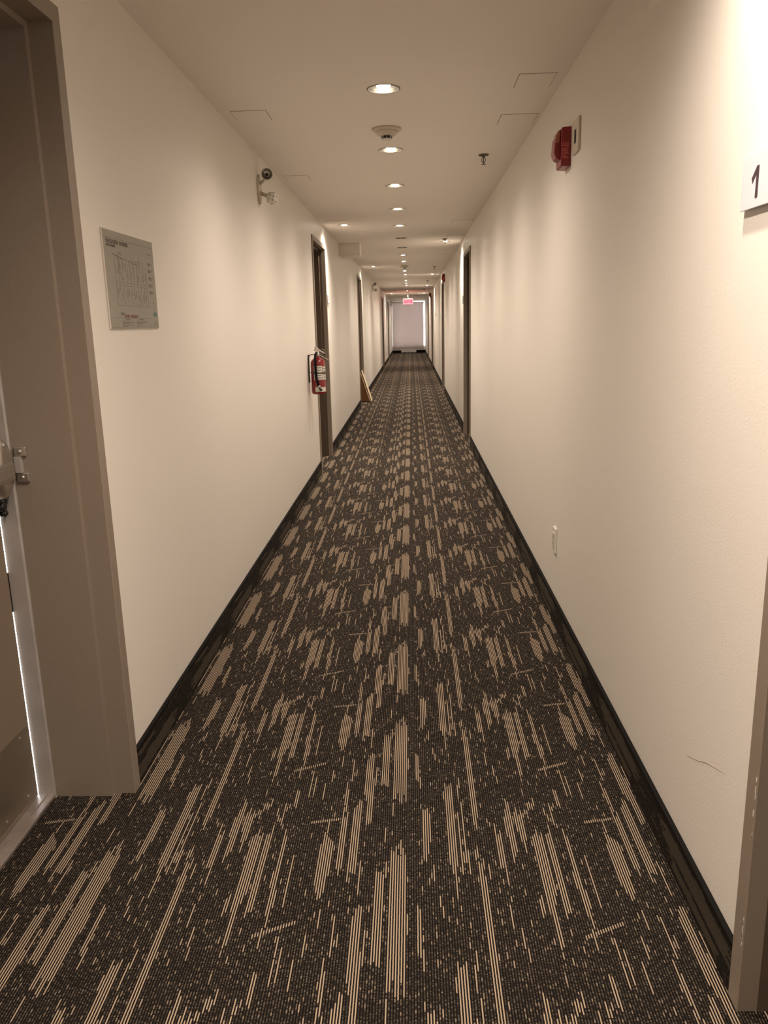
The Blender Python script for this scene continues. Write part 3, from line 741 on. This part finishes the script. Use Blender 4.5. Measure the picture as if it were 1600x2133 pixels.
# local: corner triangle panel facing the viewer, leaning with its long edge from floor to door side
b = MB()
b.prism([(-.045, .018), (.120, .018), (-.040, .520), (-.045, .520)], 'y', -.008, .008); b.build('brown_panel', m_wood, wb)
def slat(b, p0, p1, w_, y0, y1):
    d = (Vector(p1)-Vector(p0)).normalized(); n = Vector((-d.y, d.x))*w_
    if n.x < 0: n = -n
    b.prism([(p0[0], p0[1]), (p1[0], p1[1]), (p1[0]+n.x, p1[1]+n.y), (p0[0]+n.x, p0[1]+n.y)], 'y', y0, y1, .001)
b = MB(); slat(b, (.118, .004), (-.048, .535), .012, -.012, .30); b.build('front_edge_board', m_pale, wb)
b = MB(); slat(b, (.136, .006), (-.040, .565), .004, .0, .30); b.build('dark_core', m_wood, wb)
b = MB(); slat(b, (.141, .010), (-.030, .575), .009, -.004, .30); b.build('back_edge_board', m_pale, wb)

# ------------------------------------------------------------------ exit sign
xs = thing('exit_sign', 'glowing red SORTIE exit sign hanging from the far ceiling', 'exit sign', (-0.078, 27.0, 2.09))
MB().box(-.165, .165, -.02, .02, -.095, .095, .004).build('housing', m_white, xs)
MB().box(-.158, .158, -.0215, -.0200, -.088, .088).build('sign_face', m_exit, xs)
mt = Matrix.Translation((0, -.0222, -.004)) @ Matrix(((1, 0, 0, 0), (0, 0, -1, 0), (0, 1, 0, 0), (0, 0, 0, 1)))
text_mesh('sign_lettering', 'SORTIE', .125, m_exitr, xs, mt, .0008, .0065, 'CENTER', .64)
b = MB(); b.tube([(0, 0, .095), (0, 0, CEIL-2.09)], .008); b.lathe([(0, 0), (.04, 0), (.04, -.012), (0, -.012)], 20, Matrix.Translation((0, 0, CEIL-2.09))); b.build('hanger', m_white, xs)
la = bpy.data.lights.new('exit_glow', 'AREA'); la.shape = 'RECTANGLE'; la.size = .30; la.size_y = .16; la.energy = 4.5; la.spread = math.radians(160); la.color = (1, .04, .05)
lo = bpy.data.objects.new('glow', la); COL.objects.link(lo); lo.parent = xs; lo.location = (0, -.03, 0); lo.rotation_euler = (PI/2, 0, 0)
lo2 = bpy.data.objects.new('glow', la); COL.objects.link(lo2); lo2.parent = xs; lo2.location = (0, .03, 0); lo2.rotation_euler = (-PI/2, 0, 0)

# ------------------------------------------------------------------ blind and heater at the end
rb = thing('roller_blind', 'pinkish beige roller blind covering the end window', 'blind', (0, YE-.05, 0))
MB().box(-.872, .600, -.001, .001, .20, 2.335).build('blind_fabric', m_blind, rb)
b = MB(); b.tube([(-.872, 0, 2.352), (.600, 0, 2.352)], .020, 16); b.build('roller_tube', m_cream, rb)
MB().box(-.872, .600, -.008, .008, .185, .205, .003).build('bottom_bar', m_cream, rb)
MB().box(.600, .618, -.03, .05, 2.28, 2.37, .002).build('bracket', m_brass, rb)
MB().box(-.890, -.874, -.03, .05, 2.31, 2.37, .002).build('bracket', m_brass, rb)
ht = thing('baseboard_heater', 'white electric baseboard heater below the end blind', 'heater', (-.125, YE-.014, 0.0))
MB().box(-.36, .36, -.055, 0, .02, .158, .006).build('heater_body', m_heat, ht)
b = MB(); b.box(-.34, .34, -.058, -.054, .130, .140); b.box(-.34, .34, -.058, -.054, .035, .048); b.build('air_slot', m_blackp, ht)
